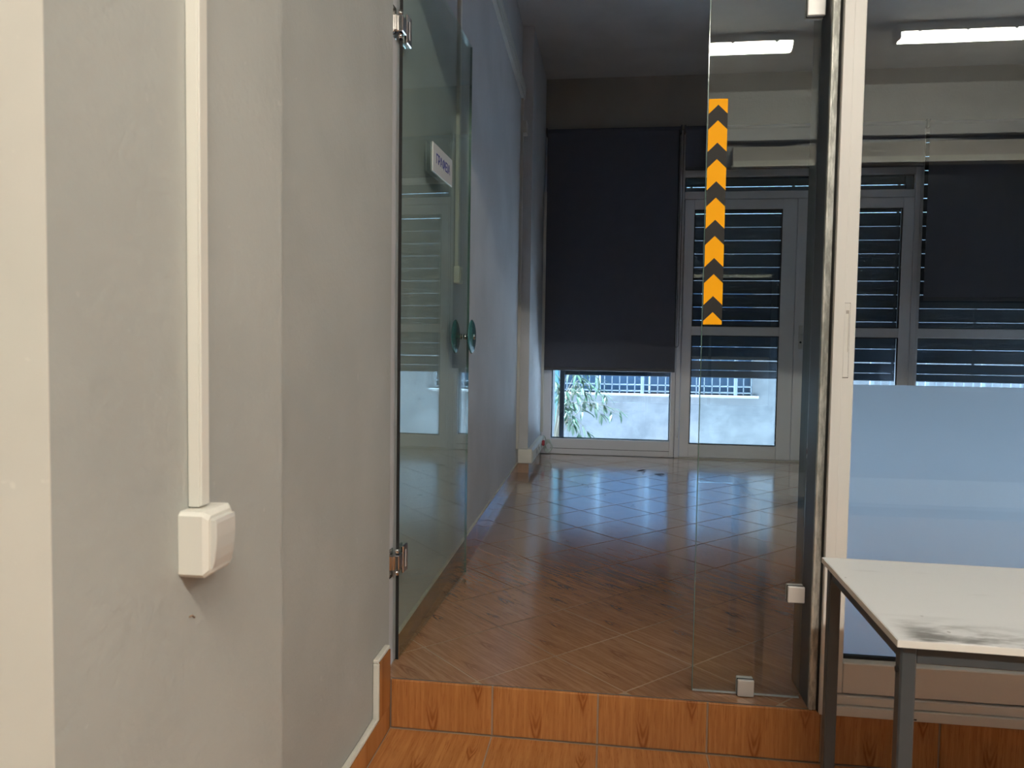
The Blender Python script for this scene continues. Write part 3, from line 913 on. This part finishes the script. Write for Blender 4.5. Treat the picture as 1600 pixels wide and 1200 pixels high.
# ------------------------------------------------------------------ outside: pavement, neighbour's wall, shrub
solo('pavement', bx(-7, 12, YB + .17, 16, -.35, -.25), M['pave'], (2, 10, -.25), 'grey paved strip outside the shopfront', 'pavement', kind='structure')
YO = 11.5
nb = root('neighbouring_house', (2, YO, -.25), 'pale stuccoed house wall across the street, seen under the shutters', 'house')
WX0, WX1, WZ0, WZ1 = -.9, 2.16, .57, 2.3
mb = MB()
mb.box(-7, 12, YO, YO + .3, -.25, WZ0)
mb.box(-7, 12, YO, YO + .3, WZ1, 3.2)
mb.box(-7, WX0, YO, YO + .3, WZ0, WZ1)
mb.box(WX1, 12, YO, YO + .3, WZ0, WZ1)
part('wall', mb, M['stucco'], nb)
part('sill', bx(WX0 - .06, WX1 + .08, YO - .06, YO + .15, WZ0 - .035, WZ0, .006), M['sill'], nb)
for k in range(4):
    x = WX0 + k * (WX1 - WX0) / 4
    part('window_leaf', bx(x + .01, x + (WX1 - WX0) / 4 - .01, YO + .16, YO + .2, WZ0, WZ1, .01), M['dkwin'], nb)
def balustrade(x0, x1, y, z0, ztop, label, rails=(.04, .135)):
    r = root('railing', ((x0 + x1) / 2, y, z0), label, 'railing')
    for dz in rails + (ztop - z0,):
        part('rail', bx(x0, x1, y - .012, y + .012, z0 + dz - .010, z0 + dz + .010, .002), M['rail'], r)
    n = int((x1 - x0) / .115)
    me = bx(-.007, .007, -.007, .007, 0, ztop - z0).mesh('bar', M['rail'])
    for k in range(n + 1):
        if k % 6 == 0: continue
        link('bar', me, r, (x0 + k * (x1 - x0) / n - (x0 + x1) / 2, 0, 0))
    me = bx(-.025, .025, -.025, .025, 0, ztop - z0 + .02, .003).mesh('post', M['rail'])
    for k in range(0, n + 1, 6):
        link('post', me, r, (x0 + k * (x1 - x0) / n - (x0 + x1) / 2, 0, 0))
rl = MB()
for dz in (.04, .135, .93):
    rl.box(WX0 + .02, WX1 - .02, YO - .034, YO - .010, WZ0 + dz - .010, WZ0 + dz + .010, .002)
rl = part('window_railing', rl, M['rail'], nb, 'pale railing before the window')
nbar = 26
me = bx(-.007, .007, -.007, .007, .001, .93).mesh('bar', M['rail'])
me2 = bx(-.025, .025, -.025, .025, .001, .95, .003).mesh('post', M['rail'])
for k in range(nbar + 1):
    big = k % 6 == 0
    link('post' if big else 'bar', me2 if big else me, rl, Vector((WX0 + .03 + k * (WX1 - WX0 - .06) / nbar, YO - .027, WZ0)) - ORG[nb.name])
balustrade(3.55, 8.0, YO - .9, -.25, 1.3, 'pale garden fence outside, just above the frosted film', (.1, .55))
solo('downpipe', MB().tube([(-.80, YO - .3, -.25), (-.80, YO - .3, 3.1)], .05, 14), M['pipe'], (-.80, YO - .3, -.25), 'teal pipe outside at the left edge of the left shop window', 'pipe')
solo('wall_outside', bx(-1.2, -.58, YB + .10, 8.05, -.25, 4.2), M['stucco'], (-.9, 7.8, -.25), 'pale outer pier left of the left shop window', 'wall', kind='structure')
solo('wall_outside', bx(XR, XR + .5, YB + .36, 8.05, -.25, 4.2), M['stucco'], (4.3, 7.9, -.25), 'pale outer pier right of the right shop window', 'wall', kind='structure')
solo('wall_outside', bx(-1.2, XR + .5, 7.87, 8.05, 3.42, 4.2), M['stucco'], (1.5, 7.9, 3.42), 'outer wall over the shopfront', 'wall', kind='structure')

sh = root('shrub', (-.75, 10.3, -.25), 'leafy oleander shrub hanging across the left shop window outside', 'shrub')
def leaf_mesh(mat):
    mb = MB()
    b = mb.b
    L = .16
    rows = [(0, .002, 0), (.25, .013, .004), (.55, .014, .004), (.82, .008, -.004), (1.0, .0012, -.02)]
    Ls, Cs, Rs = [], [], []
    for t, w_, z in rows:
        Ls.append(b.verts.new((t * L, w_, z + .003))); Cs.append(b.verts.new((t * L, 0, z))); Rs.append(b.verts.new((t * L, -w_, z + .003)))
    for i in range(4):
        b.faces.new((Cs[i], Cs[i + 1], Ls[i + 1], Ls[i])); b.faces.new((Rs[i], Rs[i + 1], Cs[i + 1], Cs[i]))
    return mb.mesh('leaf', mat)
LM = [leaf_mesh(M['leaf']), leaf_mesh(M['leaf2'])]
base = Vector((-.75, 10.3, -.25))
brs = MB()
rr = random.Random(11)
def leaf_at(p, d, s_):
    o = link('leaf', LM[rr.random() < .5], sh, p - base)
    o.rotation_euler = d.to_track_quat('X', 'Z').to_euler()
    o.scale = (s_, s_ * 1.3, s_)
ends = [(-.68, .62), (-.55, .55), (-.42, .60), (-.30, .58), (-.18, .66), (-.60, .42), (-.48, .34), (-.34, .40), (-.20, .48), (-.62, .25),
        (-.50, .14), (-.40, .05), (-.28, .10), (-.10, .34), (.04, .40), (.16, .36), (-.05, .62), (-.72, .80), (-.40, .85), (-.15, .85)]
for (ex, ez) in ends:
    e = Vector((ex, 10.25 + rr.uniform(-.3, .3), ez))
    mid = Vector((base.x + (e.x - base.x) * .35, base.y + (e.y - base.y) * .5, ez + rr.uniform(.35, .6)))
    pts = []
    for i in range(11):
        t = i / 10
        pts.append(base * (1 - t) ** 2 + 2 * t * (1 - t) * mid + e * t * t)
    brs.tube(pts, [.007 - .0005 * i for i in range(11)], 5)
    tdir = (pts[-1] - pts[-3]).normalized()
    for q in range(14):
        i = 10 if q < 6 else rr.choice((6, 7, 8, 9))
        p = pts[i] + Vector([rr.uniform(-.008, .008) for _ in range(3)])
        az = rr.uniform(0, 2 * PI)
        d = (tdir * .8 + Vector((math.cos(az), math.sin(az) * .6, rr.uniform(-.7, .2))) * .8).normalized()
        leaf_at(p, d, rr.uniform(.8, 1.2))
part('branch', brs, M['bark'], sh)
